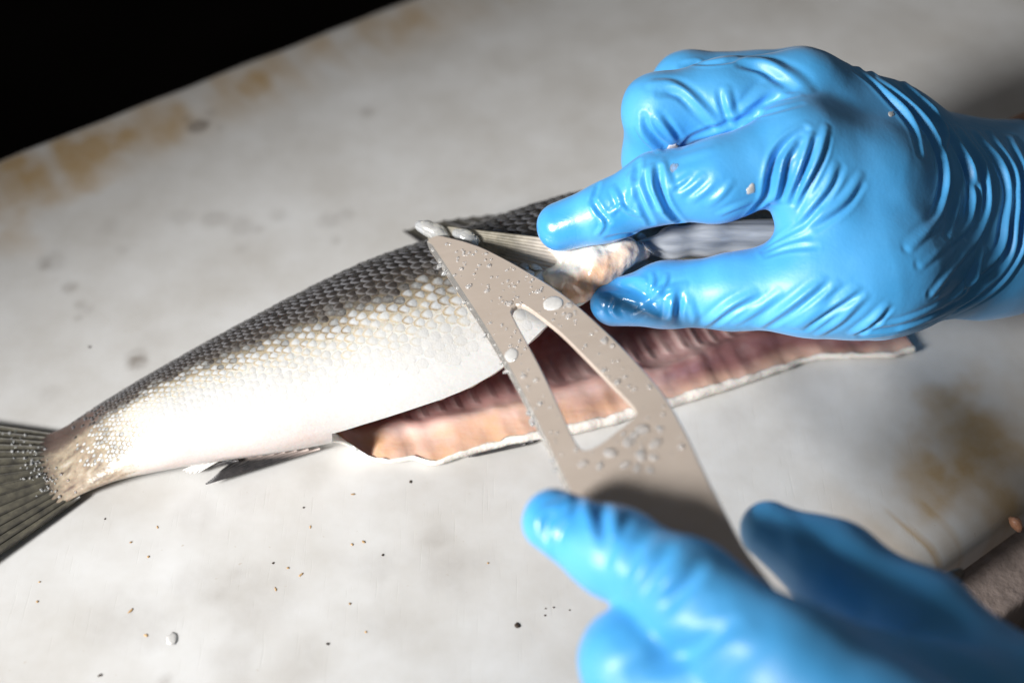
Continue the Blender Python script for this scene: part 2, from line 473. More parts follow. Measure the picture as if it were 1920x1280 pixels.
def pig_of(deg, s=None):
    sh = 0.0 if s is None else 22*sstep(SLIT+.03, S0+.03, s)          # the dark back is a narrower band towards the tail
    return sstep(45+sh*1.2, 122+sh*.55, deg)

fish = empty('fish', (AX*(S0+S1)/2+NB*secs[NU//2, 0]))
tag(fish, 'gutted silver fish with dark scaly back lying on the cutting board', 'fish')

W = .0028                                            # thickness of the belly wall
PHE = np.array([phi_edge(s) if s > SLIT else math.radians(-10) for s in US])
i_s = int(np.searchsorted(US, SLIT))
PHE[i_s:] = np.convolve(np.r_[np.repeat(PHE[i_s], 3), PHE[i_s:], np.repeat(PHE[-1], 3)], np.ones(7)/7, 'valid')
# closed tail part of the skin and the open upper flap: one sheet, phi from the board below the back up over to the belly
NV = 90
V = []; PG = []; PK = []; F = []
def skin_sheet(ss_, los):
    k0 = len(V)
    for s, lo in zip(ss_, los):
        for ph in np.linspace(lo, 268, NV):
            V.append(sec_pt(s, math.radians(ph)))
            x = s-S0
            pg = pig_of(ph, s) if ph < 230 else 1-pig_of(ph-150)*.6
            PG.append(max(pg, (.48+.3*mnoise.noise(Vector((s*300, ph*.12, 0))))*sstep(.050, .03, x), .70*sstep(.024, .006, x), .34*sstep(HEADS, HEADS+.02, s)))
            PK.append(.14*sstep(.050, .026, x)*sstep(.004, .014, x)+.5*math.exp(-((ph+5)/25)**2)*sstep(.02, .07, x)*sstep(SLIT+.01, SLIT-.01, s))
    F.extend(tuple(k0+q for q in f) for f in grid_faces(len(ss_), NV))
HEADS = at(1180, 440, .05) @ AX
ta = [s for s in US if s < SLIT]+[SLIT]
tb = [SLIT]+[s for s in US if s > SLIT]
skin_sheet(ta, [-92.0]*len(ta))
skin_sheet(tb, [math.degrees(np.interp(s, US[i_s:], PHE[i_s:])) for s in tb])
F.append(tuple(range(NV)))
skin = mesh_obj('body_skin', V, F, M['skin'], fish, attrs={'pig': PG, 'pink': PK})

# cut rim, inner wall and lower flap (flesh) of the opened belly
iu = [SLIT]+[s for s in US if s > SLIT+.0003]
rimV = []; fl = []; fv = []; fat = []; rib = []; mauve = []
lowR = []
NI = 60
for s in iu:
    cn, a, b = sec_at(s); phe = float(np.interp(s, US[i_s:], PHE[i_s:]))
    ph0 = math.degrees(phe)
    p_out = sec_pt(s, phe, .0001); p_in = sec_pt(s, phe, -W)
    jag = .0006*mnoise.noise(Vector((s*260, 0, 0)))
    tdir = sec_pt(s, phe-.05)-sec_pt(s, phe); tdir /= np.linalg.norm(tdir)
    rimV.append([p_out, p_out*.6+p_in*.4+tdir*(.0007+jag), p_out*.2+p_in*.8+tdir*(.0005+jag), p_in])
    # lower flap outer edge from the photo, lying on the board
    lp = px_at(sL, pL, s)
    L = at(lp[0], lp[1], .0022)
    ln = L @ NB+.0007*mnoise.noise(Vector((s*170, 11, 0)))
    op = sstep(SLIT, SLIT+.012, s)
    row = []
    # inner wall: from the cut edge over the ceiling, the back of the cavity, down to the bottom
    for q in np.linspace(ph0, 262, 34):
        row.append((sec_pt(s, math.radians(q), -W), q))
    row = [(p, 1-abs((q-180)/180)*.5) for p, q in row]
    bot = row[-1][0]
    zl = .0026+.0030*sstep(SLIT, SLIT+.10, s)-.0022*sstep(SLIT+.13, SLIT+.20, s)+.0009*mnoise.noise(Vector((s*90, 3, 1)))+.0006*mnoise.noise(Vector((s*260, 3, 1)))
    wR = .0011+.0016*sstep(SLIT+.03, SLIT+.09, s)-.0010*sstep(SLIT+.13, SLIT+.2, s)+.0008*mnoise.noise(Vector((s*120, 7, 0)))+.0006*mnoise.noise(Vector((s*310, 7, 0)))
    end = AX*s+NB*(ln-wR)+ZZ*(zl+.0007*mnoise.noise(Vector((s*150, 5, 0))))
    op = sstep(-.2, 1, (s-SLIT)/.011) if s > SLIT else 0.0
    end = p_in*(1-op)+end*op
    for t in np.linspace(0, 1, NI-34+1)[1:]:
        p = bot*(1-t)+end*t
        p = p+ZZ*(op*math.sin(math.pi*t)*(.0010+.0016*mnoise.noise(Vector((s*70, t*3, 2)))) + op*.0022*math.exp(-((t-.70+.05*math.sin(s*90))/.09)**2)+op*.0004*mnoise.noise(Vector((s*160, t*9, 6))))
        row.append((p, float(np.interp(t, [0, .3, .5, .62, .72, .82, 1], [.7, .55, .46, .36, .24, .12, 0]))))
    fl.append([p for p, _ in row]); fv += [v for _, v in row]
    for jj, (p, v) in enumerate(row):
        t = max(0, (jj-33)/(NI-34))
        rt_ = sstep(SLIT+.10, SLIT+.15, s)
        fat.append(sstep(.55+.25*rt_, .85+.1*rt_, t)*(1-.75*rt_)*(.55+.45*mnoise.noise(Vector((s*60, t*2, 9))))+.9*sstep(SLIT+.03, SLIT, s))
        mauve.append(sstep(SLIT+.075, SLIT+.125, s)*sstep(1.02, .82, t+.10*mnoise.noise(Vector((s*45, 0, 4)))))
        r_ = (.5+.5*math.sin(s*2*math.pi/.0068+2.4*t))
        rib.append(max(0, (r_**3))*sstep(.20, .32, t)*sstep(.60, .52, t))
    # outer rim of the lower flap: pale belly skin bent up from the board
    cr1 = AX*s+NB*(ln-.0004)+ZZ*(zl*1.0); cr0 = end*.5+cr1*.5+ZZ*(.0006+.0005*mnoise.noise(Vector((s*300, 2, 2))))
    lr = np.array([end, cr0, cr1, AX*s+NB*ln+ZZ*(zl*.6), AX*s+NB*(ln-.0009)+ZZ*.0007, AX*s+NB*(cn)+ZZ*.0006])
    arc = np.array([sec_pt(s, q, .0001) for q in np.linspace(phe, math.radians(-85), 6)])
    o2 = sstep(SLIT, SLIT+.014, s)
    lw = lr*o2+arc*(1-o2); lw[0] = end; lowR.append(lw)
mesh_obj('cut_edge', np.array(rimV).reshape(-1, 3), grid_faces(len(iu), 4), M['rim'], fish)
mesh_obj('belly_cavity', np.array(fl).reshape(-1, 3), grid_faces(len(iu), NI), M['flesh'], fish,
         attrs={'fv': np.clip(fv, 0, 1), 'fat': np.clip(fat, 0, 1), 'rib': rib, 'mauve': mauve})
mesh_obj('belly_flap_edge', np.array(lowR).reshape(-1, 3), grid_faces(len(iu), 6), M['rim'], fish)

# scales: staggered rows, sized with the body; free edge towards the tail
def scale_mesh(size_l, size_w):
    vs = [(0, 0, .20)]; rim = [0.0]
    n = 8
    for r, z, rv in ((.55, .15, .5), (1.0, 0.0, 1.0)):
        for k_ in range(n):
            a = 2*math.pi*(k_+.5)/n
            x = math.cos(a); y = math.sin(a)
            x = x*(1.0 if x < 0 else .85); y = y*(1-.22*max(0, -x)) ; x = x*(1+.16*(1-abs(y))**2 if x < 0 else 1)
            vs.append((x*r*.5*size_l, y*r*.5*size_w, z*1.0)); rim.append(rv if x < .3 else rv*.6)
    fs = [(0, 1+k_, 1+(k_+1) % n) for k_ in range(n)]
    for k_ in range(n):
        a, b = 1+k_, 1+(k_+1) % n; fs.append((a, a+n, b+n)); fs.append((a, b+n, b))
    return np.array(vs), fs, np.array(rim)
SV, SF, SR = scale_mesh(1.42, 1.18)
cands = []
s = S0+.020; row_i = 0
NR = 27
while s < S1-.012:
    cn, a, b = sec_at(s)
    per = math.pi*(a+b)/2                    # half circumference
    pitch = per/NR
    i = int(np.clip(np.searchsorted(US, s), 0, NU-1))
    lo = math.degrees(PHE[i])+4 if s > SLIT else -55
    for j in range(-9, NR+1):
        ph = (j+.5*(row_i % 2))*180/NR+random.uniform(-1.3, 1.3)
        if ph < lo or ph > 176 or s > HEADS+.004: continue
        if ph < 38+random.uniform(-5, 9) or (s < S0+.034 and random.random() < (S0+.036-s)/.018): continue
        ss_ = s+random.uniform(-.14, .14)*pitch
        P = sec_pt(ss_, math.radians(ph), 0.0)
        e1 = sec_pt(ss_+.001, math.radians(ph))-P; e1 /= np.linalg.norm(e1)
        e2 = sec_pt(ss_, math.radians(ph+1))-P; e2 /= np.linalg.norm(e2)
        nn = np.cross(e1, e2); nn /= np.linalg.norm(nn)
        out = NB*math.cos(math.radians(ph))/a+ZZ*math.sin(math.radians(ph))/b
        if nn @ out < 0: nn = -nn; e2 = -e2
        d = P-CAM; dep = d @ FW
        px = 960+FPX*(d @ RT)/dep; py = 640-FPX*(d @ UP)/dep
        vis = -(nn @ d)/np.linalg.norm(d)
        pg = float(np.clip(pig_of(ph+random.uniform(-5, 5)+8*mnoise.noise(Vector((ss_*90, ph*.05, 3))), ss_), 0, 1))
        pg = max(pg, random.uniform(.25, .6)*float(sstep(S0+.056, S0+.034, ss_)))
        relief = .02+.98*sstep(38, 92, ph)*random.uniform(.75, 1.1)
        # rows towards the head end of the tail part lie flatter
        relief *= .45+.55*sstep(S0+.01, S0+.13, s)
        cands.append(dict(P=P, e1=e1, e2=e2, n=nn, pitch=pitch*random.uniform(.88, 1.10), pig=pg, rel=relief, px=px, py=py, vis=vis, rnd=random.random(), ph=ph))
    s += pitch*.98; row_i += 1
def scale_matrix(c):
    tilt = math.radians(1.0+9.0*c['rel'])
    e1 = c['e1']*math.cos(tilt)-c['n']*math.sin(tilt)*1.0     # tail end (-e1) lifted
    n = c['n']*math.cos(tilt)+c['e1']*math.sin(tilt)
    rot = random.uniform(-.2, .2)
    e1r = e1*math.cos(rot)+c['e2']*math.sin(rot); e2r = c['e2']*math.cos(rot)-e1*math.sin(rot)
    w = c['pitch']; hz = w*(.06+.50*c['rel'])
    p = c['P']+c['n']*(.00003+.00012*c['rel'])
    return np.column_stack([e1r*w, e2r*w, n*hz, p])
for c in cands: c['show'] = c['pitch']*max(c['vis'], 0)*(1 if (470 < c['px'] < 1000 and c['py'] < 640 and c['ph'] > 40) else .2)
order = sorted(range(len(cands)), key=lambda i_: -cands[i_]['show'])
single = set(order[:300])
sme = bpy.data.meshes.new('scale'); sme.from_pydata(SV.tolist(), [], SF); sme.update()
sme.polygons.foreach_set('use_smooth', [True]*len(sme.polygons))
ra = sme.attributes.new('rim', 'FLOAT', 'POINT'); ra.data.foreach_set('value', SR.astype(np.float32))
sme.materials.append(M['scale_o'])
JV = []; JF = []; JR = []; JP = []; JN = []
fl_ = np.array(world_loc(fish))
for i_, c in enumerate(cands):
    m = scale_matrix(c)
    if i_ in single:
        o = bpy.data.objects.new('scale', sme); COL.objects.link(o); o.parent = fish
        mm = Matrix(((m[0, 0], m[0, 1], m[0, 2], m[0, 3]-fl_[0]), (m[1, 0], m[1, 1], m[1, 2], m[1, 3]-fl_[1]), (m[2, 0], m[2, 1], m[2, 2], m[2, 3]-fl_[2]), (0, 0, 0, 1)))
        o.matrix_local = mm
        o['pig'] = c['pig']; o['rnd'] = c['rnd']
    else:
        k0 = len(JR)
        w = SV @ m[:, :3].T + m[:, 3]
        JV.append(w); JF += [(f[0]+k0, f[1]+k0, f[2]+k0) for f in SF]
        JR += SR.tolist(); JP += [c['pig']]*len(SR); JN += [c['rnd']]*len(SR)
js = mesh_obj('small_scales', np.vstack(JV), JF, M['scale_g'], fish, attrs={'rim': JR, 'pig': JP, 'rnd': JN})
js['kind'] = 'stuff'

# fins: a thin membrane with single rays on it
def ribbon(name, pts, r0, r1, mat, parent, flat=.5, up=ZZ):
    """tapered, slightly flattened rod along 3-D points"""
    P = np.asarray(pts, float); n = len(P); V = []
    for i in range(n):
        t = P[min(i+1, n-1)]-P[max(i-1, 0)]; t /= np.linalg.norm(t)+1e-12
        sd = np.cross(t, up); sd /= np.linalg.norm(sd)+1e-12
        u2 = np.cross(sd, t)
        r = r0+(r1-r0)*i/(n-1)
        for k_ in range(6):
            a = 2*math.pi*k_/6; V.append(P[i]+sd*math.cos(a)*r+u2*math.sin(a)*r*flat)
    F = grid_faces(n, 6, True)+[tuple(range(6)), tuple((n-1)*6+k_ for k_ in range(6))]
    return mesh_obj(name, V, F, mat, parent, attrs={'along': np.repeat(np.linspace(0, 1, n), 6)})
def fin(name, base, tip, nray, mat, raymat, parent, th=.0006, r0=.0006, r1=.0002, bend=.0, ns=14, label=None, rays=True, fade=None):
    """base and tip: rows of 3-D points; rays run from base to tip"""
    B = interp_poly(base, 40); T = interp_poly(tip, 40)
    def pt(u, v):
        b = np.array([np.interp(u, np.linspace(0, 1, 40), B[:, k_]) for k_ in range(3)])
        t = np.array([np.interp(u, np.linspace(0, 1, 40), T[:, k_]) for k_ in range(3)])
        return b*(1-v)+t*v
    nu = nray*6+1
    cr = np.cross(np.array(B[-1])-B[0], np.array(T[20])-B[20]); cr /= np.linalg.norm(cr)
    if cr[2] < 0: cr = -cr
    V = []
    for sgn in (1, -1):
        for i in range(nu):
            u = i/(nu-1)
            for j in range(ns):
                v = j/(ns-1)
                w = .5+.5*math.cos(u*nray*2*math.pi)
                V.append(pt(u, v*(1-.03*(1-w)))+cr*(sgn*th/2*(1-.6*v)+(.0004*w*(1-v*.6)*(sgn > 0))+bend*v*v*math.sin(u*5)))
    g = grid_faces(nu, ns); o_ = nu*ns
    F = g+[tuple(x+o_ for x in reversed(f)) for f in g]
    for i in range(nu-1):
        for j in (0, ns-1):
            F.append((i*ns+j, (i+1)*ns+j, o_+(i+1)*ns+j, o_+i*ns+j))
    for i in (0, nu-1):
        for j in range(ns-1):
            F.append((i*ns+j, i*ns+j+1, o_+i*ns+j+1, o_+i*ns+j))
    f = mesh_obj(name, V, F, mat, parent, attrs={'along': np.tile(np.linspace(0, 1, ns), 2*nu)})
    if label: f['label'] = label
    if rays:
        for k_ in range(nray+1):
            u = k_/nray
            pts = [pt(u, v)+cr*(th*.35+.0003+bend*v*v*math.sin(u*5)) for v in np.linspace(0, 1.0, 10)]
            ribbon('fin_ray', pts, r0*random.uniform(.8, 1.2), r1, raymat, f, .7, cr)
    return f
A = lambda x, y, z: at(x, y, z)
# tail fin
fin('tail_fin', [A(120, 818, .0016), A(120, 860, .002), A(120, 905, .002), A(150, 934, .0016)],
    [A(-150, 780, .003), A(-95, 850, .0035), A(-50, 925, .004), A(-60, 1000, .0035), A(-95, 1105, .003)], 15, M['tail'], M['ray_dark'], fish,
    th=.0016, r0=.0007, r1=.0005, label='dark olive tail fin')
# anal fin
fin('anal_fin', [A(600, 842, .0025), A(560, 845, .003), A(500, 853, .003), A(448, 860, .003)],
    [A(386, 908, .003), A(390, 905, .003), A(398, 899, .003), A(412, 886, .003)], 7, M['anal'], M['anal_ray'], fish, th=.0006, r0=.0005, r1=.0003, label='dark anal fin folded against the belly')
fin('fin_tuft', [A(408, 862, .006), A(390, 862, .006), A(376, 866, .006)],
    [A(372, 884, .002), A(356, 886, .002), A(343, 880, .002)], 4, M['ray_pale'], M['ray_pale'], fish, th=.0005, r0=.0006, r1=.0002, label='white ragged end of the anal fin')
fin('fin_tuft', [A(448, 862, .005), A(432, 862, .005)], [A(392, 876, .002), A(380, 878, .002)], 3, M['ray_black'], M['ray_black'], fish, th=.0004, r0=.0005, r1=.0002, label='short dark rays of the anal fin')
# dorsal fin folded flat behind the back
fin('dorsal_fin', [A(800, 462, .022), A(870, 440, .022), A(950, 415, .022), A(1030, 395, .022)],
    [A(757, 434, .020), A(800, 421, .021), A(860, 411, .022), A(960, 402, .022)], 8, M['ray_dark'], M['ray_black'], fish, th=.001, r0=.0009, r1=.0004, label='dark dorsal fin folded flat along the back')
# the lower pelvic fin under the belly flap
fin('lower_fin', [A(1030, 818, .0022), A(985, 834, .0022)], [A(878, 857, .0012), A(888, 856, .0010)], 3, M['ray_black'], M['ray_black'], fish, th=.0005, r0=.0006, r1=.0003, label='dark fin tip under the lower belly flap')
# the fin being cut, pulled up by the glove
K = lambda x, y, d: cam3(x, y, d)
fin('pelvic_fin', [K(1125, 462, .5235), K(1105, 505, .5235), K(1085, 556, .5235)],
    [K(792, 421, .5385), K(800, 436, .5385), K(806, 452, .5385)], 12, M['fin_grey'], M['ray_olive'], fish, th=.0010, r0=.0010, r1=.0005, label='grey olive fin stretched between the blade and the gloved fingers')

# ------------------------------------------------------------------ signed-distance bodies (gloves, flesh)
def to_cam(p):
    d = np.asarray(p)-CAM; return np.array([d @ RT, d @ UP, d @ FW])
def cone_pts(chain):
    """chain of (px, py, depth, radius px) -> camera-space points and radii in metres"""
    return [(np.array([(x-960)/FPX*d, (640-y)/FPX*d, d]), r*d/FPX) for x, y, d, r in chain]
def smin(a, b, k):
    h = np.clip(.5+.5*(b-a)/k, 0, 1); return b*(1-h)+a*h-k*h*(1-h)
def sdf_mesh(groups, vox, pad=.006, cut=None, smooth_it=3):
    """groups: list of (k, [chains]); chains inside a group join with k and the groups join with their k"""
    al = [c for k_, chs in groups for ch in chs for c in cone_pts(ch)]
    lo = np.min([p-r for p, r in al], 0)-pad; hi = np.max([p+r for p, r in al], 0)+pad
    if cut is not None: hi[0] = min(hi[0], cut)
    n = np.ceil((hi-lo)/vox).astype(int)+1
    X, Y, Z = [(lo[i]+vox*np.arange(n[i])).astype(np.float32) for i in range(3)]
    X = X[:, None, None]; Y = Y[None, :, None]; Z = Z[None, None, :]
    tot = None
    for k_, chs in groups:
        g = None
        for ch in chs:
            cp = cone_pts(ch)
            for (a, ra), (b, rb) in zip(cp[:-1], cp[1:]):
                ba = b-a; L2 = ba @ ba
                t = ((X-a[0])*ba[0]+(Y-a[1])*ba[1]+(Z-a[2])*ba[2])/L2
                np.clip(t, 0, 1, out=t)
                d = np.sqrt((X-a[0]-t*ba[0])**2+(Y-a[1]-t*ba[1])**2+(Z-a[2]-t*ba[2])**2)-(ra+(rb-ra)*t)
                g = d if g is None else smin(g, d, k_[0])
        tot = g if tot is None else smin(tot, g, k_[1])
    V, F = surface_nets(tot, lo, vox)
    # laplacian smoothing
    E = np.vstack([F[:, [0, 1]], F[:, [1, 2]], F[:, [2, 3]], F[:, [3, 0]]]); E = np.vstack([E, E[:, ::-1]])
    for _ in range(smooth_it):
        S = np.zeros_like(V); c = np.zeros(len(V))
        for q in range(3): S[:, q] = np.bincount(E[:, 0], V[E[:, 1], q], len(V))
        c = np.bincount(E[:, 0], minlength=len(V)); V = .4*V+.6*S/np.maximum(c, 1)[:, None]
    Wd = CAM+V[:, :1]*RT+V[:, 1:2]*UP+V[:, 2:3]*FW
    return Wd, F
def surface_nets(Fd, lo, vox):
    ins = Fd < 0
    nx, ny, nz = Fd.shape
    acc = np.zeros((nx-1, ny-1, nz-1, 3), np.float32); cnt = np.zeros((nx-1, ny-1, nz-1), np.float32)
    off = [(0, 0), (1, 0), (0, 1), (1, 1)]
    for ax in range(3):
        o1, o2 = [k_ for k_ in range(3) if k_ != ax]
        for a, b in off:
            st = [0, 0, 0]; st[o1] = a; st[o2] = b
            en = list(st); en[ax] = 1
            sl = tuple(slice(st[k_], st[k_]+[nx, ny, nz][k_]-1) for k_ in range(3))
            sl2 = tuple(slice(en[k_], en[k_]+[nx, ny, nz][k_]-1) for k_ in range(3))
            f0, f1 = Fd[sl], Fd[sl2]
            idx = np.nonzero((f0 < 0) != (f1 < 0))
            t = f0[idx]/(f0[idx]-f1[idx])
            for k_ in range(3):
                acc[idx+(np.full(len(t), k_),)] += (t if k_ == ax else st[k_])
            cnt[idx] += 1
    cell = np.nonzero(cnt > 0)
    vid = np.full(cnt.shape, -1, np.int64); vid[cell] = np.arange(len(cell[0]))
    V = acc[cell]/cnt[cell][:, None]+np.stack(cell, 1)
    V = V*vox+lo
    quads = []
    for ax in range(3):
        o1, o2 = [k_ for k_ in range(3) if k_ != ax]
        sl0 = [slice(None)]*3; sl1 = [slice(None)]*3
        sl0[ax] = slice(0, -1); sl1[ax] = slice(1, None)
        a = ins[tuple(sl0)]; b = ins[tuple(sl1)]
        idx = np.nonzero(a != b)
        ok = (idx[o1] > 0) & (idx[o2] > 0) & (idx[o1] < Fd.shape[o1]-1) & (idx[o2] < Fd.shape[o2]-1)
        idx = [q[ok] for q in idx]
        def vv(d1, d2):
            q = list(idx); q[o1] = idx[o1]-d1; q[o2] = idx[o2]-d2; return vid[tuple(q)]
        q = np.stack([vv(1, 1), vv(0, 1), vv(0, 0), vv(1, 0)], 1)
        fl = a[tuple(idx)]
        if ax == 1: fl = ~fl
        # camera axes (right, up, forward) are left-handed: flip
        q[fl] = q[fl][:, ::-1]
        quads.append(q)
    return V, np.vstack(quads)
def vnormals(V, F):
    n = np.zeros_like(V)
    fn = np.cross(V[F[:, 2]]-V[F[:, 0]], V[F[:, 3]]-V[F[:, 1]])
    for c in range(4):
        for q in range(3): n[:, q] += np.bincount(F[:, c], fn[:, q], len(V))
    return n/np.maximum(np.linalg.norm(n, axis=1), 1e-12)[:, None]
def fold(V, F, folds):
    """folds: (pixel polyline, width mm, height mm [+ ridge, - crease]); each is dropped on the surface, then the skin is raised or sunk along it"""
    bv = BVHTree.FromPolygons(V.tolist(), F.tolist())
    N = vnormals(V, F); D = np.zeros(len(V))
    for pl, w, h in folds:
        p = interp_poly(pl, max(8, int(sum(math.dist(a, b) for a, b in zip(pl[:-1], pl[1:]))/3)))
        pts = []; tt = []
        for i, (x, y) in enumerate(p):
            d = Vector(ray(x, y)).normalized()
            hit = bv.ray_cast(Vector(CAM), d)
            if hit[0] is not None:
                if pts and (Vector(pts[-1])-hit[0]).length > .02: continue
                pts.append(np.array(hit[0])); tt.append(i/(len(p)-1))
        if len(pts) < 3: continue
        pts = np.array(pts); tt = np.array(tt); w_ = w*.001; h_ = h*.001
        m = np.nonzero(np.all((V > pts.min(0)-3.2*w_) & (V < pts.max(0)+3.2*w_), axis=1))[0]
        if not len(m): continue
        for c0 in range(0, len(m), 20000):
            mm = m[c0:c0+20000]
            d2 = ((V[mm][:, None, :]-pts[None])**2).sum(2); k_ = d2.argmin(1); d = np.sqrt(d2[np.arange(len(mm)), k_])
            e = np.sin(np.pi*np.clip(tt[k_]*.92+.04, 0, 1))**.6
            q = d/w_
            prof = np.exp(-q*q)-.35*np.exp(-((q-1.7)/.7)**2)
            D[mm] += h_*e*prof
    return V+N*D[:, None], D

# ------------------------------------------------------------------ flesh at the fin root
fr, ff = sdf_mesh([((.003, .003), [[(1066, 560, .5225, 16), (1092, 532, .5215, 30), (1130, 502, .5205, 33), (1170, 474, .5205, 27), (1206, 474, .5225, 14)],
                                   [(1035, 468, .5258, 8), (1060, 476, .5245, 17), (1110, 476, .523, 22), (1160, 460, .523, 14)],
                                   [(1025, 516, .5258, 8), (1045, 520, .5245, 22), (1085, 520, .5225, 24)]])], .0006, smooth_it=2)
nn = np.array([mnoise.noise(Vector(p*160))*.0008+mnoise.noise(Vector(p*420))*.0004 for p in fr])
fr = fr+vnormals(fr, ff)*nn[:, None]
N = NT('fin_root'); wv = N.attr('white'); n_ = N.noise(190, 4)
c_ = N.mix(N.ramp(n_, [(.35, 0.0), (.65, 1.0)]), (.62, .36, .20), (.66, .47, .37))
c_ = N.mix(wv, c_, (.72, .67, .60))
N.set(Base_Color=c_, Roughness=.2, Coat_Weight=.6, Coat_Roughness=.08, Subsurface_Weight=.3, Subsurface_Scale=.003)
N.bump(N.noise(500, 3), .0006, .6)
pxv = []
for p in fr:
    q = to_cam(p); pxv.append((960+FPX*q[0]/q[2], 640-FPX*q[1]/q[2]))
pxv = np.array(pxv)
white = sstep(1120, 1190, pxv[:, 0])*.6+sstep(20, -14, (pxv[:, 1]-(500-.72*(pxv[:, 0]-1100))))
mesh_obj('fin_root', fr, ff, N.m, fish, attrs={'white': np.clip(white, 0, 1)})['label'] = 'orange and white flesh at the root of the pulled fin'

sv, sf = sdf_mesh([((.004, .004), [[(1196, 466, .5265, 14), (1260, 456, .529, 27), (1330, 449, .531, 33), (1470, 446, .533, 36)]])], .0008)
sv = sv+vnormals(sv, sf)*np.array([mnoise.noise(Vector((p[0]*40, p[1]*220, p[2]*220)))*.0010 for p in sv])[:, None]
N = NT('silver_skin'); n_ = N.noise(90, 3, .5, N.coord((.4, 3, 3)))
N.set(Base_Color=N.ramp(n_, [(.3, (.17, .19, .22)), (.7, (.42, .44, .47))]), Roughness=.25, Coat_Weight=.5, Coat_Roughness=.1)
mesh_obj('silver_skin_strip', sv, sf, N.m, fish)['label'] = 'silvery blue grey fish skin inside the gloved fist'

# ------------------------------------------------------------------ upper gloved hand
def glove(parent, groups, vox, folds, cut=None, wet=None, noise_amp=.0004):
    V, F = sdf_mesh(groups, vox, cut=cut)
    V = V+vnormals(V, F)*(fbm(V, 60, 2, 3.3)*noise_amp)[:, None]
    V, D = fold(V, F, folds)
    q = (V-CAM); dep = q @ FW
    px = 960+FPX*(q @ RT)/dep; py = 640-FPX*(q @ UP)/dep
    w = np.zeros(len(V))
    for x, y, r, s_ in (wet or []): w = np.maximum(w, s_*sstep(1.2, .5, np.hypot(px-x, py-y)/r))
    return mesh_obj('glove', V, F, M['glove'], parent, attrs={'wet': w})

R1 = empty('gloved_hand', cam3(1500, 420, .53))
tag(R1, 'wet blue nitrile gloved hand in a fist pinching the fish fin', 'hand', 'gloved hands of the fish cutter')
g_hand = [((.012, .010), [[(1500, 280, .4985, 84), (1620, 335, .510, 102), (1840, 400, .547, 125), (2020, 380, .565, 135)],
                          [(1505, 184, .517, 92), (1650, 270, .530, 104), (1800, 362, .560, 122), (2020, 340, .578, 125)],
                          [(1500, 172, .541, 80), (1800, 375, .576, 110), (2020, 370, .59, 120)],
                          [(1600, 520, .504, 108), (1650, 500, .511, 122), (1850, 472, .545, 113), (2020, 450, .563, 115)],
                          [(1500, 290, .500, 82), (1560, 480, .503, 80)]])]
g_fing = [((.004, .0065), [[(1150, 567, .520, 44), (1250, 552, .515, 60), (1380, 547, .509, 70), (1520, 531, .504, 98), (1640, 500, .505, 118)]]),
          ((.004, .0030), [[(1052, 424, .517, 47), (1140, 396, .512, 54), (1235, 352, .505, 66), (1350, 338, .499, 76), (1500, 285, .4985, 86)]]),
          ((.004, .0024), [[(1305, 350, .548, 48), (1230, 298, .533, 60), (1236, 206, .515, 66), (1360, 190, .515, 78), (1505, 184, .517, 90)]]),
          ((.004, .0024), [[(1350, 330, .570, 46), (1275, 255, .560, 58), (1290, 166, .542, 66), (1500, 172, .541, 80)]])]
def multi(lst, w, h): return [(p, w, h) for p in lst]
f1 = []
# fist: middle finger
f1 += [([(1224, 156), (1258, 158), (1292, 181), (1323, 212), (1354, 240)], 2.0, .95), ([(1236, 176), (1270, 176), (1300, 202), (1338, 238)], 1.5, -.8),
       ([(1286, 192), (1314, 217), (1345, 240)], 1.3, .5), ([(1376, 226), (1399, 206), (1432, 172), (1470, 164)], 2.2, .8), ([(1384, 228), (1410, 204), (1450, 188), (1490, 180)], 1.5, -.7),
       ([(1207, 218), (1213, 240), (1230, 260), (1252, 277)], 1.4, -1.2), ([(1196, 238), (1206, 256), (1222, 272), (1236, 284)], 1.5, .8), ([(1228, 216), (1250, 243), (1266, 264)], 1.6, .8),
       ([(1248, 224), (1268, 250), (1276, 262)], 1.2, -.5), ([(1362, 168), (1368, 195), (1376, 223)], 1.6, .7), ([(1348, 172), (1354, 200), (1366, 228)], 1.2, -.5),
       ([(1278, 278), (1297, 258), (1342, 241), (1376, 229), (1438, 212), (1500, 196)], 1.5, -.6),
       ([(1393, 111), (1438, 119), (1480, 142), (1510, 166)], 2.6, 1.2), ([(1390, 122), (1432, 132), (1470, 156)], 1.8, -.8), ([(1280, 122), (1354, 116), (1395, 106)], 1.6, -.7)]
# index finger
f1 += [([(1122, 346), (1116, 362), (1108, 378)], 1.2, -.8), ([(1112, 376), (1124, 396), (1142, 416)], 1.2, -.8), ([(1195, 305), (1194, 322), (1188, 340)], 1.5, -1.2),
       ([(1206, 326), (1213, 358), (1232, 388)], 1.4, -1.1), ([(1234, 316), (1237, 352), (1252, 390), (1276, 416)], 1.4, -1.5), ([(1196, 358), (1206, 390), (1222, 420)], 1.3, -1.0),
       ([(1146, 400), (1165, 386), (1176, 396), (1198, 404)], 1.0, .6), ([(1220, 314), (1224, 348), (1240, 386), (1256, 410)], 1.5, .8), ([(1180, 330), (1186, 356), (1180, 380)], 1.5, .7),
       ([(1150, 352), (1160, 372), (1166, 392)], 1.3, .6), ([(1256, 352), (1276, 342), (1292, 330)], 1.2, .45), ([(1272, 366), (1296, 350), (1318, 330)], 1.3, .45), ([(1296, 378), (1322, 358), (1340, 340)], 1.2, .4),
       ([(1330, 384), (1352, 366), (1372, 342)], 1.3, .4), ([(1350, 402), (1376, 390), (1410, 378)], 1.3, .5), ([(1120, 440), (1130, 424), (1128, 410)], 1.0, .5), ([(1242, 300), (1252, 330), (1262, 360)], 1.4, .5),
       ([(1140, 446), (1175, 440), (1215, 436)], 1.2, -.6), ([(1262, 300), (1300, 290), (1340, 276)], 2.2, .3)]
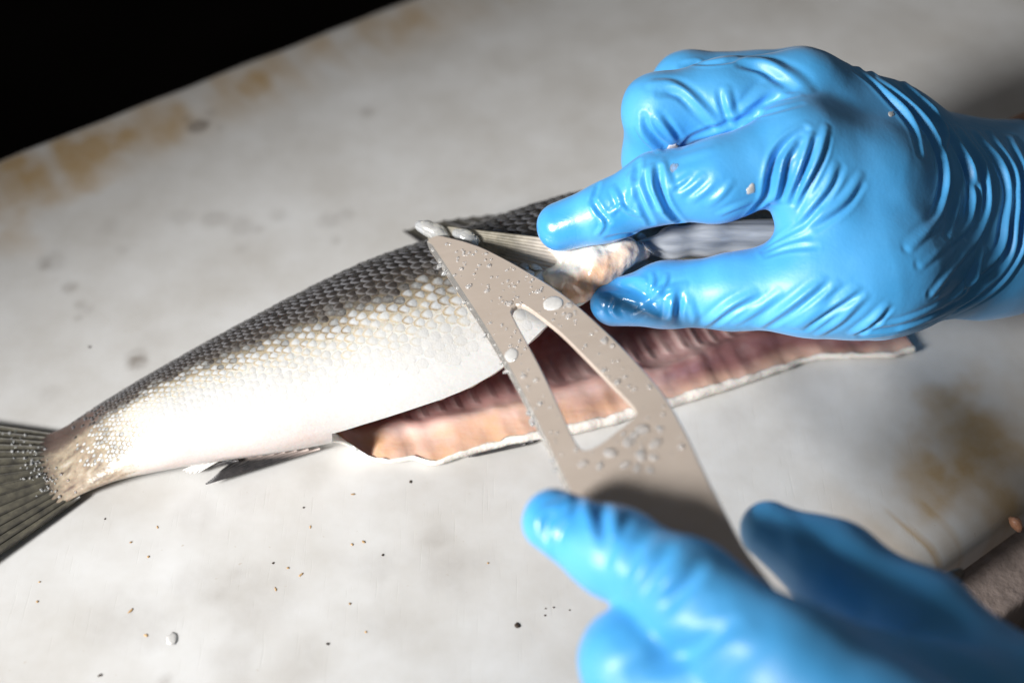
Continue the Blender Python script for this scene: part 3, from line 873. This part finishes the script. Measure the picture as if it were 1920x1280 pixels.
# index root and web fan
f1 += [([(1508, 244), (1475, 266), (1456, 293), (1445, 330), (1436, 369), (1408, 398)], 1.6, -1.7), ([(1490, 276), (1470, 300), (1460, 340), (1452, 378)], 1.5, 1.0), ([(1504, 257), (1480, 300), (1470, 340), (1462, 372)], 1.2, -.9),
       ([(1520, 254), (1503, 300), (1490, 340), (1478, 376)], 1.3, 1.0), ([(1528, 262), (1513, 310), (1496, 352), (1484, 380)], 1.2, -.9), ([(1549, 240), (1537, 285), (1515, 330), (1492, 372)], 1.5, .9),
       ([(1553, 262), (1542, 300), (1520, 345), (1496, 390)], 1.2, -.7), ([(1565, 310), (1546, 352), (1501, 411)], 1.5, .8), ([(1580, 316), (1558, 360), (1508, 420)], 1.2, -.6), ([(1613, 330), (1577, 378), (1512, 420)], 1.6, .7),
       ([(1618, 350), (1585, 392), (1530, 430)], 1.2, -.5), ([(1440, 392), (1424, 400), (1412, 408)], 1.4, .8)]
# wrist: long arcs
arcs = [[(1605, 125), (1647, 156), (1689, 200), (1717, 240), (1731, 285)], [(1625, 130), (1678, 172), (1731, 223), (1757, 268), (1771, 313), (1771, 355), (1754, 411), (1706, 461)],
        [(1731, 192), (1765, 229), (1774, 250), (1768, 280)], [(1779, 236), (1807, 285), (1824, 341), (1824, 383), (1813, 420), (1774, 453), (1729, 492)],
        [(1802, 244), (1841, 302), (1852, 352), (1850, 397), (1830, 444), (1807, 472), (1751, 546)], [(1830, 246), (1875, 302), (1895, 358), (1886, 420), (1872, 472), (1830, 512), (1774, 565), (1703, 600), (1633, 614)],
        [(1858, 246), (1900, 313), (1908, 369), (1903, 416), (1892, 487), (1841, 540), (1774, 585), (1689, 618), (1622, 627)], [(1897, 257), (1922, 320), (1926, 380), (1918, 458), (1886, 517), (1844, 557), (1788, 590)],
        [(1800, 366), (1790, 400), (1779, 439)], [(1844, 470), (1828, 510), (1810, 545)], [(1790, 260), (1822, 320), (1838, 360), (1836, 400), (1820, 440)], [(1690, 150), (1738, 196), (1764, 240)]]
for k_, a in enumerate(arcs):
    f1.append((a, 1.7, [1.1, 1.5, 1.0, 1.1, 1.2, 1.2, 1.2, 1.3, .8, .9, .7, .9][k_]))
    f1.append(([(x-7, y+4) for x, y in a], 1.4, -.7))
# thumb
f1 += [([(1425, 611), (1478, 577), (1540, 529)], 2.0, .8), ([(1440, 613), (1490, 580), (1548, 536)], 1.4, -.7), ([(1487, 611), (1537, 568), (1566, 534)], 1.8, .7), ([(1500, 613), (1549, 577), (1605, 543)], 1.8, .8),
       ([(1512, 618), (1560, 584), (1612, 552)], 1.3, -.7), ([(1537, 627), (1577, 599), (1619, 556)], 1.6, .7), ([(1599, 625), (1633, 602), (1661, 574)], 1.6, .8), ([(1610, 627), (1645, 604), (1668, 580)], 1.2, -.6),
       ([(1134, 530), (1165, 536), (1199, 546), (1241, 582)], 2.6, -1.1), ([(1275, 557), (1272, 585), (1276, 612)], 1.5, -.9), ([(1208, 566), (1241, 545), (1283, 534)], 1.4, .7), ([(1320, 611), (1368, 574), (1412, 551)], 1.8, .8),
       ([(1332, 613), (1380, 580), (1424, 556)], 1.3, -.6), ([(1262, 548), (1258, 580), (1250, 608)], 1.8, .8), ([(1230, 590), (1210, 580), (1190, 592)], 1.3, .6), ([(1160, 560), (1150, 580), (1160, 594)], 1.3, .7),
       ([(1290, 560), (1300, 590), (1300, 612)], 1.6, .5), ([(1380, 606), (1420, 580), (1460, 548)], 1.5, .5), ([(1222, 512), (1225, 530), (1215, 548)], 1.1, .5), ([(1250, 516), (1246, 532), (1232, 548)], 1.1, .5)]
f1 += multi([[(1430, 470), (1452, 452), (1490, 430), (1530, 402)], [(1432, 474), (1470, 455), (1520, 440)], [(1436, 480), (1480, 466), (1530, 462)]], 1.2, -.5)
glove(R1, g_hand+g_fing, .00062, [(p, w*.9, h*1.3) for p, w, h in f1], cut=cam3(1978, 400, .56) @ RT, wet=[(1040, 440, 60, .9), (1150, 560, 80, 1), (1200, 545, 70, .8), (1250, 250, 60, .3), (1320, 350, 70, .35), (1150, 400, 60, .6), (1240, 580, 60, .7), (1480, 320, 50, .5)])
fv_, ff_ = sdf_mesh([((.008, .008), [[(1880, 395, .563, 130), (1960, 372, .572, 158), (2300, 260, .60, 190)]])], .002)
mesh_obj('forearm', fv_, ff_, M['arm'], R1)

# ------------------------------------------------------------------ lower gloved hand
R2 = empty('gloved_hand', cam3(1450, 1200, .41))
tag(R2, 'blue nitrile gloved hand gripping the steel fish tool', 'hand', 'gloved hands of the fish cutter')
l_hand = [((.010, .010), [[(1480, 1260, .368, 112), (1800, 1500, .345, 190)], [(1380, 1340, .382, 120), (1760, 1560, .360, 180)],
                          [(1740, 1190, .404, 96), (1930, 1370, .386, 150), (1990, 1500, .365, 180)], [(1560, 1250, .376, 90), (1800, 1330, .376, 120)]])]
l_fing = [((.006, .008), [[(1036, 975, .416, 60), (1150, 1032, .405, 78), (1290, 1112, .388, 95), (1480, 1255, .368, 116)]]),
          ((.006, .006), [[(1442, 992, .428, 56), (1560, 1062, .421, 84), (1720, 1172, .408, 100), (1800, 1260, .396, 110)]]),
          ((.006, .0035), [[(1280, 1200, .395, 70), (1192, 1242, .392, 100), (1360, 1345, .382, 120)]])]
f2 = [([(1100, 930), (1100, 960), (1105, 985)], 2.2, .9), ([(1128, 948), (1128, 980), (1132, 1010)], 2.0, -1.0), ([(1160, 960), (1150, 990), (1145, 1010)], 2.0, .8), ([(1070, 925), (1050, 945), (1020, 960), (1008, 990), (1028, 1035)], 1.6, .7),
      ([(1075, 930), (1066, 960), (1045, 985), (1030, 1030)], 1.4, .6), ([(1190, 1000), (1170, 1030), (1150, 1080)], 2.5, .8), ([(1230, 1020), (1210, 1060), (1180, 1110)], 2.6, .8), ([(1290, 1050), (1270, 1075), (1235, 1110)], 2.5, .9),
      ([(1250, 1035), (1228, 1072), (1200, 1115)], 2.2, -.8), ([(1310, 1062), (1285, 1095), (1250, 1130)], 2.2, -.8), ([(1190, 1180), (1260, 1160), (1320, 1120)], 3, .8), ([(1150, 1240), (1230, 1200), (1330, 1160)], 3, .8), ([(1300, 1280), (1350, 1220), (1400, 1190)], 3, .8),
      ([(1200, 1262), (1290, 1225), (1370, 1180)], 2.6, -.8), ([(1460, 960), (1480, 985), (1500, 1030)], 2.5, .4)]
glove(R2, l_hand+l_fing, .00085, [(p, w, h*1.3) for p, w, h in f2], wet=[(1040, 960, 60, .8), (1100, 945, 60, .9), (1160, 970, 60, .6)], noise_amp=.0006)

# ------------------------------------------------------------------ the steel tool
TP = [cam3(810, 455, .532), cam3(1055, 908, .442), cam3(1345, 908, .427)]
tn = np.cross(TP[1]-TP[0], TP[2]-TP[0]); tn /= np.linalg.norm(tn)
if tn @ (CAM-TP[0]) < 0: tn = -tn
def on_tool(px, py, h=0.0):
    d = ray(px, py); t = ((TP[0]-CAM) @ tn)/(d @ tn); return CAM+d*t+tn*h
LEFT = [(806, 470), (826, 500), (860, 552), (895, 605), (930, 662), (965, 724), (1000, 792), (1028, 850), (1056, 910), (1090, 975), (1150, 1060), (1240, 1150), (1330, 1230), (1390, 1290)]
TIP = [(803, 460), (810, 452), (822, 448), (834, 449)]
RIGHT = [(870, 458), (910, 472), (980, 509), (1060, 560), (1130, 620), (1190, 680), (1245, 745), (1285, 812), (1322, 890), (1360, 965), (1398, 1034), (1440, 1090), (1500, 1170), (1545, 1240)]
HOLE = [(961, 592), (966, 582), (976, 578), (988, 582), (1010, 597), (1050, 629), (1090, 668), (1130, 709), (1165, 745), (1190, 772), (1195, 783), (1188, 793), (1160, 815), (1130, 838), (1105, 850), (1096, 850), (1088, 845), (1075, 822), (1050, 768), (1020, 704), (990, 648), (968, 608)]
tool = empty('fish_tool', on_tool(1100, 700, -.002))
tag(tool, 'beige grey steel blade tool with a triangular cutout held by the gloved fingers', 'tool')
def build_tool():
    lf = interp_poly(LEFT, 70); rt = interp_poly(RIGHT, 70)
    outer = np.vstack([rt, lf[::-1], interp_poly(TIP, 6)])
    hole = interp_poly(HOLE+[HOLE[0]], 90)[:-1]
    TK = .0021
    bm = bmesh.new()
    def loop(pts, h, inset=0.0):
        P = np.array(pts)
        if inset:
            t = np.roll(P, -1, 0)-np.roll(P, 1, 0); t /= np.linalg.norm(t, axis=1)[:, None]
            P = P+np.stack([-t[:, 1], t[:, 0]], 1)*inset
        return [bm.verts.new(on_tool(x, y, h)) for x, y in P]
    # signed area tells which way inwards is
    ar = lambda P: .5*np.sum(P[:, 0]*np.roll(P[:, 1], -1)-np.roll(P[:, 0], -1)*P[:, 1])
    so = 1 if ar(outer) > 0 else -1; sh = -1 if ar(hole) > 0 else 1
    nl = len(rt); nleft = len(lf)
    # the left side is ground to an edge: wider inset there
    ins = np.full(len(outer), 2.2); ins[nl:nl+nleft] = 8.5
    def loop_v(pts, h, insv):
        P = np.array(pts); t = np.roll(P, -1, 0)-np.roll(P, 1, 0); t /= np.linalg.norm(t, axis=1)[:, None]
        P = P+np.stack([-t[:, 1], t[:, 0]], 1)*insv[:, None]
        return [bm.verts.new(on_tool(x, y, h)) for x, y in P]
    hs = np.full(len(outer), TK-.0004); hs[nl:nl+nleft] = .0006
    top = loop_v(outer, TK, ins*so)
    mid = [bm.verts.new(on_tool(x, y, h)) for (x, y), h in zip(outer, hs)]
    bot = [bm.verts.new(on_tool(x, y, 0)) for x, y in outer]
    htop = loop_v(hole, TK, np.full(len(hole), 2.0*sh)); hmid = loop(hole, TK-.0004); hbot = loop(hole, 0)
    def strip(a, b, lr=None):
        for i in range(len(a)):
            j = (i+1) % len(a); f_ = bm.faces.new((a[i], a[j], b[j], b[i]))
            if lr and lr[0] <= i < lr[1]: f_.material_index = 1
    strip(top, mid, (nl-1, nl+nleft)); strip(mid, bot); strip(htop, hmid); strip(hmid, hbot)
    for o_, h_ in ((top, htop), (bot, hbot)):
        es = []
        for L in (o_, h_):
            for i in range(len(L)):
                a, b = L[i], L[(i+1) % len(L)]
                e = bm.edges.get((a, b)) or bm.edges.new((a, b)); es.append(e)
        bmesh.ops.triangle_fill(bm, use_beauty=True, use_dissolve=False, edges=es)
    bmesh.ops.recalc_face_normals(bm, faces=bm.faces[:])
    base = world_loc(tool)
    for v in bm.verts: v.co -= base
    me = bpy.data.meshes.new('blade'); bm.to_mesh(me); bm.free()
    me.materials.append(M['blade']); me.materials.append(M['edge'])
    o = bpy.data.objects.new('blade', me); COL.objects.link(o); o.parent = tool
build_tool()

# ------------------------------------------------------------------ drops, slime, loose scales and crumbs
def disc_mesh(c, n, r, h, ell=1.0, rot=0.0, seed=0, lob=.12, nr=5, na=18):
    n = n/np.linalg.norm(n); a = np.cross(n, [0.3, .9, .1]); a /= np.linalg.norm(a); b = np.cross(n, a)
    V = [c+n*h]; 
    for i in range(1, nr+1):
        q = i/nr; z = h*math.sqrt(max(0, 1-q*q))
        for k_ in range(na):
            an = 2*math.pi*k_/na
            rr = r*q*(1+lob*mnoise.noise(Vector((math.cos(an)*1.3+seed, math.sin(an)*1.3, seed*1.7))))
            x, y = rr*math.cos(an)*ell, rr*math.sin(an)
            x, y = x*math.cos(rot)-y*math.sin(rot), x*math.sin(rot)+y*math.cos(rot)
            V.append(c+a*x+b*y+n*z)
    F = [(0, 1+k_, 1+(k_+1) % na) for k_ in range(na)]
    for i in range(nr-1):
        for k_ in range(na):
            p, q = 1+i*na+k_, 1+i*na+(k_+1) % na; F.append((p, p+na, q+na, q))
    F.append(tuple(1+(nr-1)*na+k_ for k_ in reversed(range(na))))
    return V, F
TKH = .0021
def on_blade_thing(name, px, py, r, h, mat, label, cat, group, ell=1.0, seed=0):
    V, F = disc_mesh(on_tool(px, py, TKH-.0001), tn, r, h, ell, rot=seed, seed=seed)
    return tag(mesh_obj(name, V, F, mat), label, cat, group)
on_blade_thing('loose_scale', 1040, 576, .0036, .0006, M['loose'], 'round pale fish scale stuck on the blade above the cutout', 'fish scale', None, 1.1, 3)
on_blade_thing('loose_scale', 962, 672, .0026, .0005, M['loose'], 'thin pale scale stuck on the blade strip left of the cutout', 'fish scale', None, 1.3, 5)
for k_, (x, y, r) in enumerate([(1207, 812, .0020), (1192, 824, .0016), (1180, 836, .0018), (1147, 856, .0019), (1232, 838, .0018), (1205, 860, .0018), (1228, 864, .0014), (1175, 878, .0014), (1198, 884, .0014), (1222, 888, .0012), (1096, 876, .0014), (1128, 880, .0013), (1240, 810, .0011)]):
    on_blade_thing('water_droplet', x, y, r, r*.45, M['drop'], 'clear water droplet on the wide part of the blade below the cutout', 'droplet', 'droplets on the wide part of the blade', 1.4, k_)
# fine spray, too small to tell apart
DV = []; DF = []
def inside(px, py, poly):
    c = False; j = len(poly)-1
    for i in range(len(poly)):
        if (poly[i][1] > py) != (poly[j][1] > py) and px < (poly[j][0]-poly[i][0])*(py-poly[i][1])/(poly[j][1]-poly[i][1])+poly[i][0]: c = not c
        j = i
    return c
OUT = RIGHT+LEFT[::-1]+TIP
tries = 0; nd = 0
while nd < 190 and tries < 5000:
    tries += 1
    x = random.uniform(800, 1330); y = random.uniform(450, 860) if random.random() < .8 else random.uniform(450, 620)
    if not inside(x, y, OUT) or inside(x, y, HOLE) or inside(x+8, y, HOLE) or inside(x-8, y, HOLE) or not inside(x-14, y, OUT) or not inside(x+12, y, OUT): continue
    r = random.uniform(.00025, .0008)*(1 if random.random() < .85 else 1.7)
    V, F = disc_mesh(on_tool(x, y, TKH-.0001), tn, r, r*.42+.0001, random.uniform(.8, 1.5), random.uniform(0, 3), nd, nr=3, na=10)
    k0 = len(DV); DV += V; DF += [tuple(q+k0 for q in f) for f in F]; nd += 1
for x, y in interp_poly(LEFT[:9], 70):
    if random.random() < .62: continue
    x += random.uniform(-1, 9); y += random.uniform(-4, 4)
    r = random.uniform(.0004, .0011)
    V, F = disc_mesh(on_tool(x, y, .0010), tn, r, r*.6+.0004, random.uniform(.8, 2.0), random.uniform(0, 3), x, .5, nr=3, na=10)
    k0 = len(DV); DV += V; DF += [tuple(q+k0 for q in f) for f in F]
tag(mesh_obj('water_spray', DV, DF, M['drop']), 'fine water spray beading on the steel blade', 'water drops', kind='stuff')

BV = []; BF = []  # tiny glossy beads added to give the tail root its wet glints
bpy.context.view_layer.update()
for k_ in range(90):
    x = random.gauss(70, 28); y = 790+x*.9+random.gauss(20, 24)
    dg = bpy.context.evaluated_depsgraph_get()
    hit, loc, nrm, _i, hob, _m = scene.ray_cast(dg, Vector(CAM), Vector(ray(x, y)).normalized())
    if not hit or hob.parent is None: continue
    r = random.uniform(.0003, .0008)
    V, F = disc_mesh(np.array(loc)-np.array(nrm)*.0001, np.array(nrm), r, r*.6, 1.2, k_, k_, nr=3, na=8)
    k0 = len(BV); BV += V; BF += [tuple(q+k0 for q in f) for f in F]
tag(mesh_obj('glint_beads', BV, BF, M['drop']), 'water beads added for wet glints on the root of the tail fin', 'water drops', kind='stuff')
def slime(name, chain, label, group=None):
    V, F = sdf_mesh([((.003, .003), [chain])], .0004, pad=.002)
    V = V+vnormals(V, F)*np.array([mnoise.noise(Vector(p*300))*.0005 for p in V])[:, None]
    return tag(mesh_obj(name, V, F, M['slime']), label, 'slime', group)
slime('slime_clump', [(786, 423, .5365, 9), (802, 429, .536, 11), (822, 437, .5355, 13), (838, 446, .535, 6)], 'clear jelly slime on the very tip of the pulled fin')
slime('slime_clump', [(856, 438, .5335, 8), (872, 444, .5325, 12), (884, 455, .5315, 11), (890, 466, .531, 4)], 'white slime clump on the fin beside the blade point')
def board_thing(name, px, py, r, h, mat, label, cat, group=None, ell=1.0, seed=0, rot=0.0):
    V, F = disc_mesh(at(px, py, .0001), ZZ, r, h, ell, rot, seed, .5, 3, 10)
    return tag(mesh_obj(name, V, F, mat), label, cat, group)
board_thing('loose_scale', 322, 1196, .0026, .00035, M['loose'], 'single pale round fish scale lying on the white board', 'fish scale', None, 1.0, 2)
cr = [(970, 1172, .0012, 0, 1.3), (718, 1040, .0006, 0, 1.2), (770, 903, .0007, 0, 1.6), (197, 972, .0005, 0, 1), (512, 1055, .0006, 0, 1), (569, 951, .0005, 0, 1), (682, 1015, .0006, 1, 1.8), (1022, 1153, .0005, 0, 1), (1038, 1138, .0005, 0, 1), (1068, 1143, .0004, 0, 1), (1023, 1140, .0004, 0, 1),
      (564, 1077, .0010, 1, 2.6), (245, 1144, .0011, 1, 2.8), (662, 926, .0009, 1, 2.2), (295, 988, .0008, 1, 2.0), (517, 1104, .0009, 1, 2.4), (582, 987, .0008, 1, 2.0), (660, 1020, .0006, 1, 1.3), (540, 1064, .0006, 1, 1), (245, 1016, .0006, 1, 1), (278, 1043, .0006, 1, 1.2), (70, 1127, .0006, 1, 1), (74, 1090, .0005, 1, 1), (274, 1190, .0007, 1, 1.4), (656, 1131, .0006, 1, 1), (168, 650, .0007, 0, 1), (915, 1055, .0005, 1, 1), (686, 1184, .0006, 1, 1), (188, 1265, .0007, 0, 1.5), (615, 1206, .0006, 0, 1.4)]
for k_, (x, y, r, tan, ell) in enumerate(cr):
    lab = 'large black crumb on the board near the lower gloved finger' if k_ == 0 else ('tiny tan fibre lying on the white board' if tan else 'tiny dark crumb lying on the white board')
    grp = None if k_ == 0 else ('tan fibres on the board' if tan else 'dark crumbs on the board')
    board_thing('crumb', x, y, r*(.8 if ell < 2 else .42), r*.3 if ell < 2 else r*.12, M['crumb_tan' if tan else 'crumb'], lab, 'crumb', grp, ell, k_, random.uniform(0, 3))
# flesh bits on the upper glove and board rim, bolt beside the board
def cast_on(objs, px, py):
    dg = bpy.context.evaluated_depsgraph_get()
    hit, loc, nrm, *_ = scene.ray_cast(dg, Vector(CAM), Vector(ray(px, py)).normalized())
    return (np.array(loc), np.array(nrm)) if hit else (None, None)
bpy.context.view_layer.update()
for k_, (x, y, r, ell, lab) in enumerate([(1263, 276, .0026, 1.2, 'pale flesh bit between the folded fingers of the glove'), (1262, 316, .0020, 1.5, 'pale slimy bit on the index finger of the glove'),
                                         (1408, 356, .0022, 1.2, 'white flesh bit at the root of the gloved index finger'), (1672, 214, .0026, .5, 'small dried flake on the dim back of the gloved hand'),
                                         (1580, 300, .0040, 1.3, 'thin clear scale stuck on the gloved hand over the thumb web'), (1116, 940, .0022, .5, 'white flake on the gloved finger lying on the blade'), (1212, 462, .0024, 1.6, 'clear glassy flake at the end of the pinched flesh')]):
    p, n = cast_on(None, x, y)
    if p is None or k_ == 4: continue
    V, F = disc_mesh(p-n*.0002, n, r*.85, r*(.07 if k_ == 4 else .16)+.0002, ell, k_, k_+2, .5, 4, 14)
    tag(mesh_obj('flesh_bit', V, F, M['drop'] if k_ in (1, 4, 6) else M['loose']), lab, 'flesh bit', None)
V, F = disc_mesh(at(1903, 982, -.003), ZZ+.6*E2*-1, .0035, .003, .6, 1, 4, .4, 4, 12)
tag(mesh_obj('flesh_scrap', V, F, M['scrap']), 'orange flesh scrap hanging on the rounded rim of the board', 'flesh scrap')
fb, fbf = sdf_mesh([((.002, .002), [[(1762, 1092, .462, 12), (1785, 1085, .462, 15), (1800, 1072, .463, 10)]])], .0008)
tag(mesh_obj('bolt', fb, fbf, M['bolt']), 'dull metal bolt head under the rim of the board', 'bolt')
